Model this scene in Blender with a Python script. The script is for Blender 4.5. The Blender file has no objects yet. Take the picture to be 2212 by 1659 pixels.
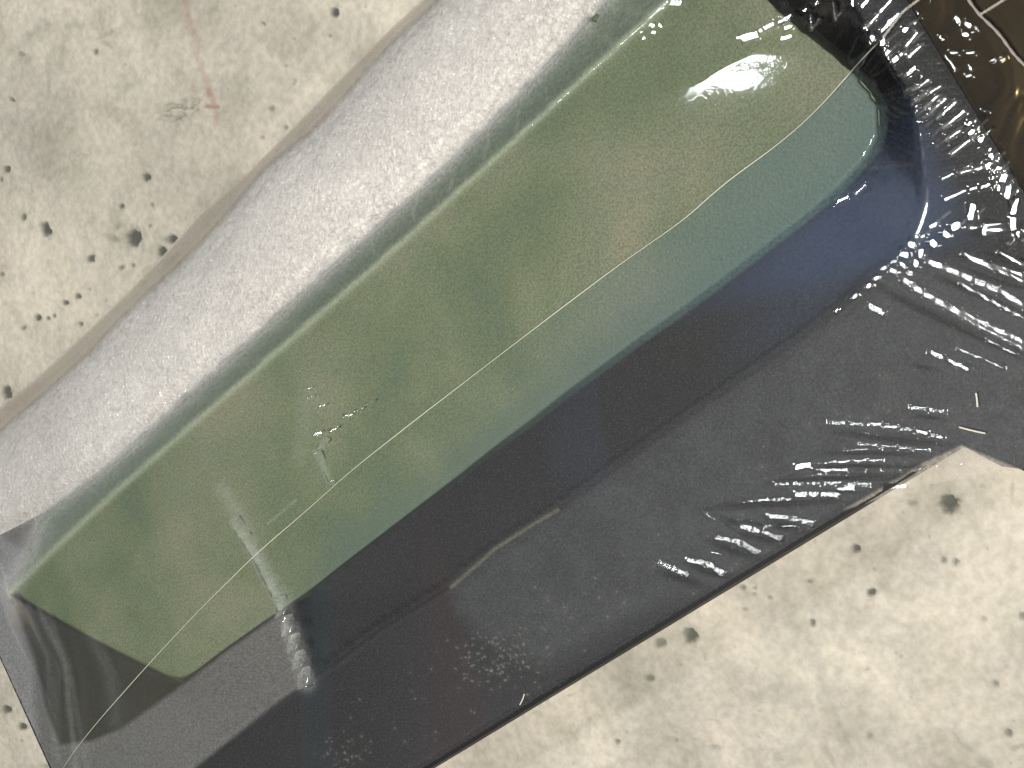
import bpy, math, random
import numpy as np
from mathutils import Vector, Matrix
random.seed(7); rng = np.random.default_rng(7)
scn = bpy.context.scene
COL = scn.collection

# ------------------------------------------------------------------ camera
W0, H0, F = 2212.0, 1659.0, 3600.0
ZB = 0.014                                   # height of the box top over the concrete
def nrm(a): a = np.array(a, float); return a/np.linalg.norm(a)
d_far = nrm((-3846, 2820, F))                # long axis of the box, running away from the camera (camera axes)
d_acr = np.array((-9038., -16922., F)); d_acr = nrm(d_acr-d_far*np.dot(d_acr, d_far))
Xc, Yc = -d_far, d_acr
Zc = np.cross(Xc, Yc)
if Zc[2] > 0: Yc = -Yc; Zc = -Zc
R = np.stack([Xc, Yc, Zc])                   # camera axes -> world axes
fwd = R@np.array((0, 0, 1.)); rgt = R@np.array((1., 0, 0)); dwn = R@np.array((0, 1., 0))
CAM = np.array((0, 0, ZB))-fwd*0.40
cd = bpy.data.cameras.new('camera'); cam = bpy.data.objects.new('camera', cd); COL.objects.link(cam)
cd.sensor_width = 36; cd.lens = 36*F/W0; cd.clip_start = 0.01; cd.clip_end = 50
m = Matrix([[rgt[i], -dwn[i], -fwd[i], CAM[i]] for i in range(3)]+[[0, 0, 0, 1]])
cam.matrix_world = m
scn.camera = cam

def P(x, y, z):
    x = np.asarray(x, float); y = np.asarray(y, float)
    d = ((x-W0/2)/F)[..., None]*rgt+((y-H0/2)/F)[..., None]*dwn+fwd
    t = (z-CAM[2])/d[..., 2]
    return CAM+d*t[..., None]
def PROJ(p):
    q = p-CAM
    zz = q@fwd
    return W0/2+F*(q@rgt)/zz, H0/2+F*(q@dwn)/zz
def PL(pts, z): a = np.array(pts, float); return P(a[:, 0], a[:, 1], z)

# ------------------------------------------------------------------ world + lamps
world = bpy.data.worlds.new('World'); scn.world = world; world.use_nodes = True
nt = world.node_tree; bg = nt.nodes['Background']
tc = nt.nodes.new('ShaderNodeTexCoord'); wn = nt.nodes.new('ShaderNodeTexNoise'); wn.inputs['Scale'].default_value = 1.6
wr = nt.nodes.new('ShaderNodeValToRGB')
wr.color_ramp.elements[0].position = .38; wr.color_ramp.elements[0].color = (.16, .165, .18, 1)
wr.color_ramp.elements[1].position = .62; wr.color_ramp.elements[1].color = (.62, .63, .66, 1)
nt.links.new(tc.outputs['Generated'], wn.inputs['Vector']); nt.links.new(wn.outputs['Fac'], wr.inputs['Fac'])
nt.links.new(wr.outputs['Color'], bg.inputs['Color']); bg.inputs['Strength'].default_value = 0.55

def area(name, loc, target, size, power, color, shape='DISK'):
    l = bpy.data.lights.new(name, 'AREA'); l.shape = shape; l.size = size; l.energy = power; l.color = color
    o = bpy.data.objects.new(name, l); COL.objects.link(o)
    o.location = loc
    o.rotation_euler = (Vector(target)-Vector(loc)).to_track_quat('-Z', 'Y').to_euler()
    return o
hp = P(1050., -700., 0.0268)                 # a flat sheet would mirror the ceiling lamp here, just outside the frame
v = nrm(CAM-hp); mir = np.array((-v[0], -v[1], v[2]))
LAMP = hp+mir*1.5
area('ceiling_lamp', LAMP, hp, 0.19, 6.5, (.93, .97, 1.0))
kt = P(1200., 1750., 0.)
kd = nrm(R@nrm((0.97, -0.12, 0))); kd = nrm((kd[0], kd[1], 0))
KEY = kt+kd*0.16+np.array((0, 0, .60))
area('window_lamp', KEY, kt-kd*.05, .17, 5.0, (1.0, .965, .88))
scn.view_settings.view_transform = 'Standard'; scn.view_settings.look = 'None'
scn.view_settings.exposure = 0; scn.view_settings.gamma = 1

# ------------------------------------------------------------------ helpers
def tag(o, label=None, cat=None, group=None, kind=None):
    for k, vv in (('label', label), ('category', cat), ('group', group), ('kind', kind)):
        if vv: o[k] = vv
    return o
def empty(name, loc, label, cat):
    o = bpy.data.objects.new(name, None); o.location = loc; COL.objects.link(o); o.empty_display_size = .01
    return tag(o, label, cat)
def mesh(name, verts, faces, mat, parent=None, smooth=True):
    me = bpy.data.meshes.new(name)
    verts = np.asarray(verts, float)
    org = np.zeros(3)
    if parent is not None: org = np.array(parent.location)
    me.from_pydata((verts-org).tolist(), [], [list(map(int, f)) for f in faces]); me.update()
    if smooth: me.polygons.foreach_set('use_smooth', [True]*len(me.polygons))
    me.materials.append(mat)
    o = bpy.data.objects.new(name, me); COL.objects.link(o)
    if parent is not None: o.parent = parent
    return o
def grid_mesh(name, V, mask, mat, cols=None):
    """V (n,m,3); mask (n,m) of kept vertices; one mesh"""
    n, k = mask.shape
    idx = np.arange(n*k).reshape(n, k)
    fm = mask[:-1, :-1] & mask[1:, :-1] & mask[:-1, 1:] & mask[1:, 1:]
    q = np.stack([idx[:-1, :-1][fm], idx[1:, :-1][fm], idx[1:, 1:][fm], idx[:-1, 1:][fm]], 1)
    used = np.zeros(n*k, bool); used[q.ravel()] = True
    remap = np.cumsum(used)-1; q = remap[q]
    vv = V.reshape(-1, 3)[used]
    a, b, c = vv[q[0, 0]], vv[q[0, 1]], vv[q[0, 2]]
    if np.cross(b-a, c-a)[2] < 0: q = q[:, ::-1]
    me = bpy.data.meshes.new(name)
    me.vertices.add(len(vv)); me.vertices.foreach_set('co', vv.ravel().astype(np.float32))
    me.loops.add(q.size); me.loops.foreach_set('vertex_index', q.ravel().astype(np.int32))
    me.polygons.add(len(q)); me.polygons.foreach_set('loop_start', np.arange(0, q.size, 4, dtype=np.int32))
    me.polygons.foreach_set('loop_total', np.full(len(q), 4, np.int32))
    me.update(calc_edges=True); me.validate()
    me.polygons.foreach_set('use_smooth', np.ones(len(me.polygons), bool))
    for nm, arr in (cols or {}).items():
        at = me.color_attributes.new(nm, 'FLOAT_COLOR', 'POINT')
        at.data.foreach_set('color', arr.reshape(-1, 4)[used].ravel().astype(np.float32))
    me.materials.append(mat)
    o = bpy.data.objects.new(name, me); COL.objects.link(o)
    return o
def inpoly(x, y, poly):
    poly = np.asarray(poly, float); r = np.zeros(x.shape, bool)
    n = len(poly); j = n-1
    for i in range(n):
        xi, yi = poly[i]; xj, yj = poly[j]
        if yi != yj:
            c = ((yi > y) != (yj > y)) & (x < (xj-xi)*(y-yi)/(yj-yi)+xi)
            r ^= c
        j = i
    return r
def dseg(x, y, pts):
    """distance to polyline and the arc parameter 0..1"""
    best = np.full(x.shape, 1e9); par = np.zeros(x.shape)
    pts = np.asarray(pts, float); L = np.r_[0, np.cumsum(np.hypot(*np.diff(pts, axis=0).T))]
    for i in range(len(pts)-1):
        a, b = pts[i], pts[i+1]; d = b-a; l2 = max(d@d, 1e-9)
        t = np.clip(((x-a[0])*d[0]+(y-a[1])*d[1])/l2, 0, 1)
        dd = np.hypot(x-a[0]-t*d[0], y-a[1]-t*d[1])
        k = dd < best; best[k] = dd[k]; par[k] = (L[i]+t[k]*(L[i+1]-L[i]))/L[-1]
    return best, par
def vnoise(x, y, scale, seed):
    """smooth value noise on arrays"""
    r = np.random.default_rng(seed).random((256, 256))
    u = x/scale; w = y/scale
    i = np.floor(u).astype(int); j = np.floor(w).astype(int); fu = u-i; fw = w-j
    fu = fu*fu*(3-2*fu); fw = fw*fw*(3-2*fw)
    g = lambda a, b: r[a % 256, b % 256]
    return (g(i, j)*(1-fu)+g(i+1, j)*fu)*(1-fw)+(g(i, j+1)*(1-fu)+g(i+1, j+1)*fu)*fw
def sm(e0, e1, x): t = np.clip((x-e0)/(e1-e0), 0, 1); return t*t*(3-2*t)
def blur(a, n):
    for _ in range(n):
        b = np.pad(a, 1, mode='edge')
        a = (b[:-2, 1:-1]+b[2:, 1:-1]+b[1:-1, :-2]+b[1:-1, 2:]+4*b[1:-1, 1:-1])/8
    return a
def resample(pts, n):
    pts = np.asarray(pts, float); L = np.r_[0, np.cumsum(np.hypot(*np.diff(pts, axis=0).T))]
    t = np.linspace(0, L[-1], n); return np.stack([np.interp(t, L, pts[:, 0]), np.interp(t, L, pts[:, 1])], 1)

# node helpers
class N:
    def __init__(s, name):
        s.m = bpy.data.materials.new(name); s.m.use_nodes = True; s.t = s.m.node_tree; s.t.nodes.clear()
        s.out = s.n('OutputMaterial')
    def n(s, ty, **kw):
        o = s.t.nodes.new('ShaderNode'+ty)
        for k, vv in kw.items():
            if hasattr(o, k): setattr(o, k, vv)
            else: o.inputs[k.replace('_', ' ')].default_value = vv
        return o
    def l(s, a, b): s.t.links.new(a, b)
    def noise(s, scale, detail=3, rough=.55, vec=None, distort=0):
        o = s.n('TexNoise'); o.inputs['Scale'].default_value = scale; o.inputs['Detail'].default_value = detail
        o.inputs['Roughness'].default_value = rough; o.inputs['Distortion'].default_value = distort
        if vec is None:
            if not hasattr(s, 'tc'): s.tc = s.n('TexCoord')
            vec = s.tc.outputs['Object']
        s.l(vec, o.inputs['Vector']); return o.outputs['Fac']
    def ramp(s, fac, stops):
        o = s.n('ValToRGB'); cr = o.color_ramp
        while len(cr.elements) < len(stops): cr.elements.new(.5)
        for e, (p, c) in zip(cr.elements, stops): e.position = p; e.color = (*c, 1) if len(c) == 3 else c
        s.l(fac, o.inputs['Fac']); return o.outputs['Color']
    def mix(s, fac, a, b, mode='MIX'):
        o = s.n('MixRGB'); o.blend_type = mode
        for i, vv in enumerate((fac, a, b)):
            if hasattr(vv, 'node'): s.l(vv, o.inputs[i])
            else: o.inputs[i].default_value = vv if i == 0 or len(vv) == 4 else (*vv, 1)
        return o.outputs['Color']
    def math(s, op, a, b=0.0):
        o = s.n('Math'); o.operation = op
        for i, vv in enumerate((a, b)):
            if hasattr(vv, 'node'): s.l(vv, o.inputs[i])
            else: o.inputs[i].default_value = vv
        return o.outputs[0]
    def bump(s, h, strength, dist):
        o = s.n('Bump'); o.inputs['Strength'].default_value = strength; o.inputs['Distance'].default_value = dist
        s.l(h, o.inputs['Height']); return o.outputs['Normal']

# ------------------------------------------------------------------ outlines read on the surfaces
ARRIS = [(22, 1280), (100, 1203), (217, 1100), (283, 1020), (383, 946), (467, 873), (533, 826), (593, 766), (667, 700), (737, 645), (837, 547),
         (911, 483), (1037, 373), (1087, 320), (1204, 220), (1304, 133), (1421, 27), (1571, -109)]
BAND = [(22, 1272), (60, 1195), (97, 1112), (233, 1010), (300, 956), (393, 866), (493, 780), (567, 716), (667, 626), (757, 547), (854, 460), (937, 390),
        (1014, 313), (1057, 273), (1131, 200), (1204, 123), (1237, 83), (1304, 10), (1420, -110)]
LOWER = [(395, 1479), (500, 1399), (610, 1323), (667, 1286), (737, 1229), (904, 1103), (994, 1036), (1070, 976), (1154, 916), (1230, 856),
         (1304, 803), (1390, 740), (1474, 683), (1560, 620), (1648, 553), (1741, 483), (1825, 413), (1875, 363), (1905, 323), (1916, 273)]
NEAR = [(1916, 273), (1911, 223), (1888, 187), (1835, 133), (1765, 80), (1728, 50), (1688, 17), (1571, -109)]
FAR = [(395, 1479), (200, 1382), (22, 1280)]
CONTACT = [(380, 1700), (423, 1656), (500, 1589), (583, 1529), (667, 1469), (737, 1425), (821, 1359), (887, 1319), (984, 1263), (1071, 1189), (1137, 1146),
           (1204, 1106), (1237, 1083), (1357, 996), (1475, 914), (1635, 803), (1721, 743), (1808, 680), (1875, 620), (1931, 567), (1975, 530), (2005, 435), (1968, 250), (1872, 70), (1790, -80), (1700, -200)]
FOAM_R = [(-250, 1290), (0, 1156), (97, 1106), (160, 1065), (233, 1013)]+BAND[4:]+[(1560, -250)]
FOAM_L = [(-250, 1130), (0, 930), (110, 836), (187, 766), (267, 680), (347, 605), (410, 547), (500, 450), (573, 360), (667, 287), (737, 213), (847, 90), (944, 0), (1180, -240)]
FLAP_L = [(-250, 1080), (0, 878), (67, 826), (133, 766), (200, 703), (273, 633), (353, 550), (433, 460), (527, 380), (633, 273), (737, 166), (831, 73), (904, 7), (1130, -250)]
BOX_LOW = ((917, 1659), (1828, 1103)); BOX_FAR = ((0, 1416), (110, 1659)); BOX_NEAR = ((1958, 0), (2212, 416))
ZS = 0.026
def fair(pts, deg):
    a = np.array(pts, float); u = np.r_[0, np.cumsum(np.hypot(*np.diff(a, axis=0).T))]; u /= u[-1]
    return [tuple(q) for q in np.stack([np.polyval(np.polyfit(u, a[:, i], deg), u) for i in (0, 1)], 1)]
ARRIS = fair(ARRIS, 4); BAND = BAND[:2]+fair(BAND[2:], 5)

def line_x(a, b, c, d):
    a, b, c, d = (np.asarray(i, float)[:2] for i in (a, b, c, d)); r = b-a; s = d-c
    t = ((c-a)[0]*s[1]-(c-a)[1]*s[0])/(r[0]*s[1]-r[1]*s[0]); return a+r*t
bl = PL(BOX_LOW, ZB); bf = PL(BOX_FAR, ZB); bn = PL(BOX_NEAR, ZB)
upa = P(600., 520., ZB); upb = upa+(bl[1]-bl[0])
c_lf = line_x(bl[0], bl[1], bf[0], bf[1]); c_ln = line_x(bl[0], bl[1], bn[0], bn[1])
c_uf = line_x(upa, upb, bf[0], bf[1]); c_un = line_x(upa, upb, bn[0], bn[1])
print('box corners', c_lf, c_ln, c_uf, c_un)

# ------------------------------------------------------------------ materials
def concrete_mat():
    s = N('concrete')
    a = s.noise(14, 6, .6); b = s.noise(60, 6, .62, distort=.6); c = s.noise(420, 3, .6); d = s.noise(26, 4, .55, distort=1.2)
    col = s.ramp(a, [(.3, (.32, .296, .26)), (.5, (.44, .408, .35)), (.70, (.57, .522, .44))])
    col = s.mix(.65, col, s.ramp(b, [(.32, (.36, .36, .33)), (.5, (.5, .5, .5)), (.7, (.60, .59, .565))]), 'OVERLAY')
    col = s.mix(.3, col, s.ramp(d, [(.36, (.40, .41, .38)), (.52, (.5, .5, .5)), (.66, (.58, .565, .55))]), 'OVERLAY')
    col = s.mix(.28, col, s.ramp(c, [(.35, (.3, .3, .3)), (.65, (.7, .7, .7))]), 'OVERLAY')
    at = s.n('Attribute'); at.attribute_name = 'grime'
    sep = s.n('SeparateColor'); s.l(at.outputs['Color'], sep.inputs[0])
    col = s.mix(sep.outputs[0], col, (.028, .032, .024))
    col = s.mix(sep.outputs[1], col, (.27, .15, .10))
    col = s.mix(sep.outputs[2], col, (.20, .205, .185))
    p = s.n('BsdfPrincipled'); s.l(col, p.inputs['Base Color']); p.inputs['Roughness'].default_value = .72
    p.inputs['Specular IOR Level'].default_value = .25
    s.l(s.bump(s.math('ADD', b, s.math('MULTIPLY', c, .25)), .25, .0015), p.inputs['Normal'])
    s.l(p.outputs[0], s.out.inputs[0]); return s.m
def card_mat(name, base, speck, rough=.6):
    s = N(name)
    a = s.noise(30, 4); c = s.noise(2200, 2, .7)
    col = s.mix(s.ramp(a, [(.35, (0, 0, 0)), (.65, (1, 1, 1))]), tuple(x*.75 for x in base), tuple(x*1.3 for x in base))
    col = s.mix(s.ramp(c, [(.52, (0, 0, 0)), (.75, (1, 1, 1))]), col, speck)
    p = s.n('BsdfPrincipled'); s.l(col, p.inputs['Base Color']); p.inputs['Roughness'].default_value = rough
    p.inputs['Specular IOR Level'].default_value = .3
    s.l(s.bump(c, .3, .0003), p.inputs['Normal'])
    s.l(p.outputs[0], s.out.inputs[0]); return s.m, s, p, col
card, cs, cp, ccol = card_mat('dark_card', (.0080, .0083, .0092), (.048, .05, .055))
brown, *_ = card_mat('brown_card', (.042, .031, .015), (.06, .045, .022))
edge_card, *_ = card_mat('card_edge', (.006, .006, .007), (.012, .012, .012))
olive, *_ = card_mat('olive_reflection', (.022, .022, .010), (.035, .035, .018))
def foil_mat():
    s = N('brown_foil'); a = s.noise(60, 2, .5, distort=1.0)
    p = s.n('BsdfPrincipled'); p.inputs['Base Color'].default_value = (.20, .145, .06, 1); p.inputs['Metallic'].default_value = .85; p.inputs['Roughness'].default_value = .22
    s.l(s.bump(a, 1.0, .004), p.inputs['Normal']); s.l(p.outputs[0], s.out.inputs[0]); return s.m
brown = foil_mat()
# navy tint on the box top's near end, partly the film's painted-in reflection
at = cs.n('Attribute'); at.attribute_name = 'print'; sp = cs.n('SeparateColor'); cs.l(at.outputs['Color'], sp.inputs[0])
c2 = cs.mix(sp.outputs[0], ccol, (.022, .036, .072)); c2 = cs.mix(sp.outputs[1], c2, (.035, .012, .016)); c2 = cs.mix(sp.outputs[2], c2, (.010, .022, .030))
cs.l(c2, cp.inputs['Base Color'])

def stone_mat():
    s = N('green_stone')
    a = s.noise(24, 3, .5, distort=.4); b = s.noise(95, 3, .5); g = s.noise(1900, 2, .7)
    col = s.ramp(a, [(.32, (.10, .135, .095)), (.45, (.125, .152, .093)), (.55, (.148, .172, .113)), (.70, (.185, .192, .138))])
    col = s.mix(.35, col, s.ramp(b, [(.35, (.42, .48, .42)), (.65, (.57, .54, .46))]), 'OVERLAY')
    col = s.mix(.55, col, s.ramp(g, [(.36, (.28, .28, .28)), (.64, (.72, .72, .72))]), 'OVERLAY')
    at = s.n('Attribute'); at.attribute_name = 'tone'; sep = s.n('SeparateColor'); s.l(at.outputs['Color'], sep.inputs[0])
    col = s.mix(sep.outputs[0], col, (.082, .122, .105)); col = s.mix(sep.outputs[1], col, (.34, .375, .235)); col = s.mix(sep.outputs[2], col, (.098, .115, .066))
    p = s.n('BsdfPrincipled'); s.l(col, p.inputs['Base Color']); p.inputs['Roughness'].default_value = .6
    p.inputs['Specular IOR Level'].default_value = .3
    s.l(s.bump(g, .35, .0004), p.inputs['Normal'])
    s.l(p.outputs[0], s.out.inputs[0]); return s.m
def foam_mat():
    s = N('white_foam')
    a = s.noise(30, 3); g = s.noise(700, 4, .7, distort=1.0); v_ = s.n('TexVoronoi'); v_.inputs['Scale'].default_value = 900
    s.l(s.tc.outputs['Object'], v_.inputs['Vector'])
    col = s.ramp(a, [(.35, (.77, .74, .705)), (.65, (.85, .825, .795))])
    col = s.mix(.35, col, s.ramp(g, [(.35, (.42, .42, .42)), (.66, (.66, .66, .66))]), 'OVERLAY')
    p = s.n('BsdfPrincipled'); s.l(col, p.inputs['Base Color']); p.inputs['Roughness'].default_value = .5
    s.l(s.bump(s.math('ADD', g, s.math('MULTIPLY', v_.outputs['Distance'], .6)), .7, .0006), p.inputs['Normal'])
    s.l(p.outputs[0], s.out.inputs[0]); return s.m
def film_mat():
    s = N('shrink_film')
    at = s.n('Attribute'); at.attribute_name = 'haze'
    a2 = s.n('Attribute'); a2.attribute_name = 'crinkle'; sep = s.n('SeparateColor'); s.l(a2.outputs['Color'], sep.inputs[0])
    g = s.noise(640, 3, .65, distort=1.6); k = s.noise(90, 2, .5)
    h = s.math('ADD', s.math('MULTIPLY', s.math('MULTIPLY', g, sep.outputs[0]), .0010), s.math('MULTIPLY', k, .00002))
    bu = s.n('Bump'); bu.inputs['Strength'].default_value = 1; bu.inputs['Distance'].default_value = 1.0; s.l(h, bu.inputs['Height'])
    nn = bu.outputs['Normal']
    tr = s.n('BsdfTransparent'); tr.inputs[0].default_value = (.975, .975, .97, 1)
    gl = s.n('BsdfGlossy'); gl.inputs['Roughness'].default_value = .07; gl.inputs['Color'].default_value = (1, 1, 1, 1); s.l(nn, gl.inputs['Normal'])
    g2 = s.n('BsdfGlossy'); g2.inputs['Roughness'].default_value = .24; s.l(nn, g2.inputs['Normal'])
    gm = s.n('MixShader'); gm.inputs[0].default_value = .26; s.l(gl.outputs[0], gm.inputs[1]); s.l(g2.outputs[0], gm.inputs[2])
    fr = s.n('Fresnel'); fr.inputs['IOR'].default_value = 1.5; s.l(nn, fr.inputs['Normal'])
    mx = s.n('MixShader'); s.l(s.math('MULTIPLY', fr.outputs[0], 1.4), mx.inputs[0]); s.l(tr.outputs[0], mx.inputs[1]); s.l(gm.outputs[0], mx.inputs[2])
    df = s.n('BsdfDiffuse'); s.l(at.outputs['Color'], df.inputs['Color'])
    gn = s.ramp(s.noise(1300, 3, .7), [(.3, (.6, .6, .6)), (.7, (1.4, 1.4, 1.4))])
    m2 = s.n('MixShader'); s.l(s.math('MULTIPLY', at.outputs['Alpha'], gn), m2.inputs[0]); s.l(mx.outputs[0], m2.inputs[1]); s.l(df.outputs[0], m2.inputs[2])
    s.l(m2.outputs[0], s.out.inputs[0]); return s.m
def plain(name, col, rough=.4, alpha=None):
    s = N(name); p = s.n('BsdfPrincipled'); p.inputs['Base Color'].default_value = (*col, 1); p.inputs['Roughness'].default_value = rough
    s.l(p.outputs[0], s.out.inputs[0]); return s.m
M_conc, M_stone, M_foam, M_film = concrete_mat(), stone_mat(), foam_mat(), film_mat()
M_seam = plain('film_weld', (.50, .50, .40), .3); M_strand = plain('film_strand', (.30, .27, .25), .3); M_lint = plain('lint', (.6, .56, .5), .8)

# ------------------------------------------------------------------ concrete
def build_floor():
    us = np.r_[np.linspace(-9000, -710, 30), np.arange(-700, 2560, 3.6), np.linspace(2570, 9000, 20)]
    vs = np.r_[np.linspace(-3200, -710, 20), np.arange(-700, 2300, 3.6), np.linspace(2310, 9000, 30)]
    # lay the sheet out on the ground in world axes: rotate the px frame onto the plane once
    U, Vv = np.meshgrid(us, vs)
    sc = .4/F
    # plain affine frame on the ground approximating the visible footprint
    o = P(W0/2, H0/2, 0.); ex = (P(2212., H0/2, 0.)-P(0., H0/2, 0.))/2212; ey = (P(W0/2, 1659., 0.)-P(W0/2, 0., 0.))/1659
    X = o+(U-W0/2)[..., None]*ex+(Vv-H0/2)[..., None]*ey
    x, y = PROJ(X)
    Z = np.zeros(U.shape); c = np.zeros(U.shape+(4,)); c[..., 3] = 1
    Z += (vnoise(x, y, 60, 3)-.5)*.0004
    z1 = lambda a, b: (a/3., b/3.)
    z4 = lambda a, b: (a/3., 553+b/3.)
    z7 = lambda a, b: (a/3., 1106+b/3.)
    z8 = lambda a, b: (737.3+a/3., 1106+b/3.)
    z9 = lambda a, b: (1474.7+a/3., 1106+b/3.)
    z6 = lambda a, b: (1474.7+a/3., 553+b/3.)
    H = [(*z1(2168, 75), 9, 10, 0, 1), (*z1(1705, 150), 5, 3, .5, .6), (*z1(620, 335), 5, 7, 0, .7), (*z1(78, 645), 8, 4, .5, .7),
         (*z1(47, 1098), 7, 7, 0, .9), (*z1(10, 1162), 4, 5, 0, .6), (*z1(155, 1403), 6, 8, 0, .8), (*z1(295, 1482), 9, 16, -.3, 1),
         (*z1(947, 1150), 8, 8, 0, .95), (*z1(785, 1335), 6, 6, 0, .85), (*z1(985, 1325), 4, 5, 0, .45), (*z1(862, 1538), 16, 19, 0, 1),
         (*z1(1110, 1550), 11, 9, 0, 1), (*z1(1045, 1635), 11, 11, 0, 1), (*z1(975, 1462), 4, 4, 0, .5), (*z1(765, 1465), 9, 4, -.8, .4), (*z1(720, 1540), 17, 6, .3, .45),
         (*z1(1760, 700), 6, 6, 0, .45), (*z1(1855, 825), 5, 5, 0, .5), (*z1(1700, 890), 5, 4, 0, .4), (*z1(215, 1900), 4, 3, 0, .2), (*z1(1905, 530), 11, 5, -1, .3), (*z1(1855, 425), 4, 4, 0, .3),
         (*z1(140, 350), 10, 5, .3, .3), (*z1(690, 220), 22, 5, -.5, .35), (*z1(690, 285), 16, 4, .6, .3), (*z1(250, 190), 40, 8, -.35, .22), (*z1(400, 380), 7, 30, .1, .2),
         (712, 77, 4, 4, 0, .5), (*z4(585, 15), 8, 8, 0, .9), (*z4(785, 75), 6, 5, 0, .6), (*z4(860, 60), 5, 5, 0, .6), (*z4(503, 262), 6, 6, 0, .8), (*z4(422, 303), 7, 6, 0, .85),
         (*z4(580, 215), 4, 4, 0, .4), (*z4(245, 400), 7, 7, 0, .95), (*z4(312, 403), 5, 5, 0, .7), (*z4(350, 390), 4, 5, 0, .7), (*z4(525, 440), 5, 5, 0, .7), (*z4(157, 465), 5, 5, 0, .6),
         (*z4(12, 115), 5, 5, 0, .6), (*z4(630, 380), 4, 4, 0, .3), (*z4(690, 290), 4, 4, 0, .3), (*z4(42, 885), 10, 14, -.3, .95), (*z4(175, 900), 5, 13, .5, .9), (*z4(238, 848), 4, 6, .4, .8), (*z4(45, 985), 4, 8, .4, .8), (*z4(205, 900), 3, 7, .4, .5),
         (*z7(38, 1278), 10, 8, .3, .95), (*z7(145, 1392), 8, 8, 0, .95), (*z7(285, 1650), 9, 4, 0, .5), (*z7(140, 1480), 4, 3, 0, .3),
         (*z8(2062, 848), 13, 8, 0, .6), (*z8(1995, 1078), 10, 6, 0, .6), (*z8(1788, 1487), 7, 5, 0, .7), (*z8(2170, 1480), 5, 4, 0, .35), (*z8(1475, 1188), 7, 3, 0, .35),
         (*z8(1250, 1298), 8, 3, 0, .3), (*z8(1335, 1230), 6, 2, 0, .3), (*z8(1600, 1340), 12, 3, -.8, .4), (*z8(1525, 1420), 8, 3, -.8, .35), (*z8(1850, 1425), 5, 3, 0, .3),
         (*z9(45, 798), 15, 14, 0, .95), (*z9(1122, 238), 9, 9, 0, .95), (*z9(1220, 522), 9, 9, 0, .95), (*z9(842, 716), 6, 7, 0, .75), (*z9(1692, 310), 6, 7, 0, .6), (*z9(1770, 322), 6, 7, 0, .75),
         (*z9(388, 487), 7, 5, 0, .6), (*z9(466, 490), 5, 4, 0, .5), (*z9(462, 530), 5, 3, 0, .35), (*z9(565, 552), 5, 4, 0, .4), (*z9(825, 448), 7, 4, 0, .5), (*z9(402, 627), 7, 4, 0, .4), (*z9(855, 185), 5, 6, 0, .3),
         (*z9(1243, 370), 4, 4, 0, .35), (*z9(1950, 695), 6, 6, 0, .35), (*z9(2200, 672), 7, 8, 0, .6), (*z9(2032, 1112), 7, 7, 0, .55), (*z9(2110, 1435), 9, 8, 0, .7), (*z9(2170, 1525), 20, 5, -.3, .5),
         (*z9(1165, 912), 5, 2, -.4, .4), (*z9(1195, 1018), 6, 3, -.4, .4), (*z9(1415, 930), 4, 3, 0, .3), (*z9(495, 1288), 8, 3, .1, .4), (*z9(200, 1350), 10, 3, .1, .4), (*z9(205, 1520), 16, 4, 0, .4), (*z9(70, 1472), 7, 3, 0, .35),
         (*z9(1210, 1450), 7, 8, 0, .3), (*z9(1780, 1470), 4, 24, -.6, .3), (*z9(1850, 1530), 16, 4, .5, .3), (*z9(950, 1590), 6, 30, -.5, .3), (*z9(1145, 95), 6, 2, 0, .25), (*z9(1975, 240), 4, 3, 0, .3), (*z9(1600, 160), 3, 5, .4, .3),
         (*z6(1722, 1600), 19, 19, 0, .95), (*z6(1490, 1600), 10, 7, 0, .4), (*z6(2135, 1500), 3, 22, 0, .3), (*z6(1940, 1490), 8, 4, 0, .25)]
    for _ in range(420):                        # the fine pinholes over the rest of the slab
        H.append((random.uniform(-250, 2460), random.uniform(-250, 1900), random.uniform(1.2, 2.8), random.uniform(1.2, 2.8), 0, random.uniform(.12, .35)))
    for (hx, hy, rx, ry, an, dk) in H:
        if max(rx, ry) > 2.2*min(rx, ry): dk *= .6
        m_ = (abs(x-hx) < 60) & (abs(y-hy) < 60)
        if not m_.any(): continue
        ii = np.where(m_); xx = x[ii]-hx; yy = y[ii]-hy
        a_ = xx*math.cos(an)+yy*math.sin(an); b_ = -xx*math.sin(an)+yy*math.cos(an)
        wob = 1+.28*(vnoise(x[ii]+hx, y[ii], 6, 11)-.5)*2
        r = np.hypot(a_/rx, b_/ry)*wob
        wgt = 1-sm(.55, 1.25, r)
        c[ii+(0,)] = np.maximum(c[ii+(0,)], wgt*dk)
        halo = (1-sm(.9, 2.0, r))*.3*dk
        c[ii+(2,)] = np.maximum(c[ii+(2,)], halo)
        Z[ii] -= wgt*dk*min(.0016, rx*1.1e-4)
    # rusty trickle
    d, t = dseg(x, y, [(395, -40), (402, 30), (418, 75), (428, 120), (440, 160), (450, 195), (466, 232), (467, 262)])
    c[..., 1] = np.maximum(c[..., 1], (1-sm(2, 12, d+8*(vnoise(x, y, 10, 5)-.5)))*(.30+.45*vnoise(x, y, 22, 6))*.8)
    d, t = dseg(x, y, [(450, 193), (453, 205)]); c[..., 1] = np.maximum(c[..., 1], (1-sm(3, 9, d))*.75)
    d, t = dseg(x, y, [(448, 230), (470, 231)]); c[..., 1] = np.maximum(c[..., 1], (1-sm(2, 7, d))*.85)
    # chipped spot
    e = np.hypot((x-388)*.97-(y-236)*-.15, ((y-236)+.15*(x-388))*2.3)/62
    rough = vnoise(x, y*1.7, 9, 21)*.6+vnoise(x, y*1.7, 4, 22)*.4
    c[..., 1] *= .85; w_ = 1-sm(.6, 1.05, e+.5*(rough-.5))
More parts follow.
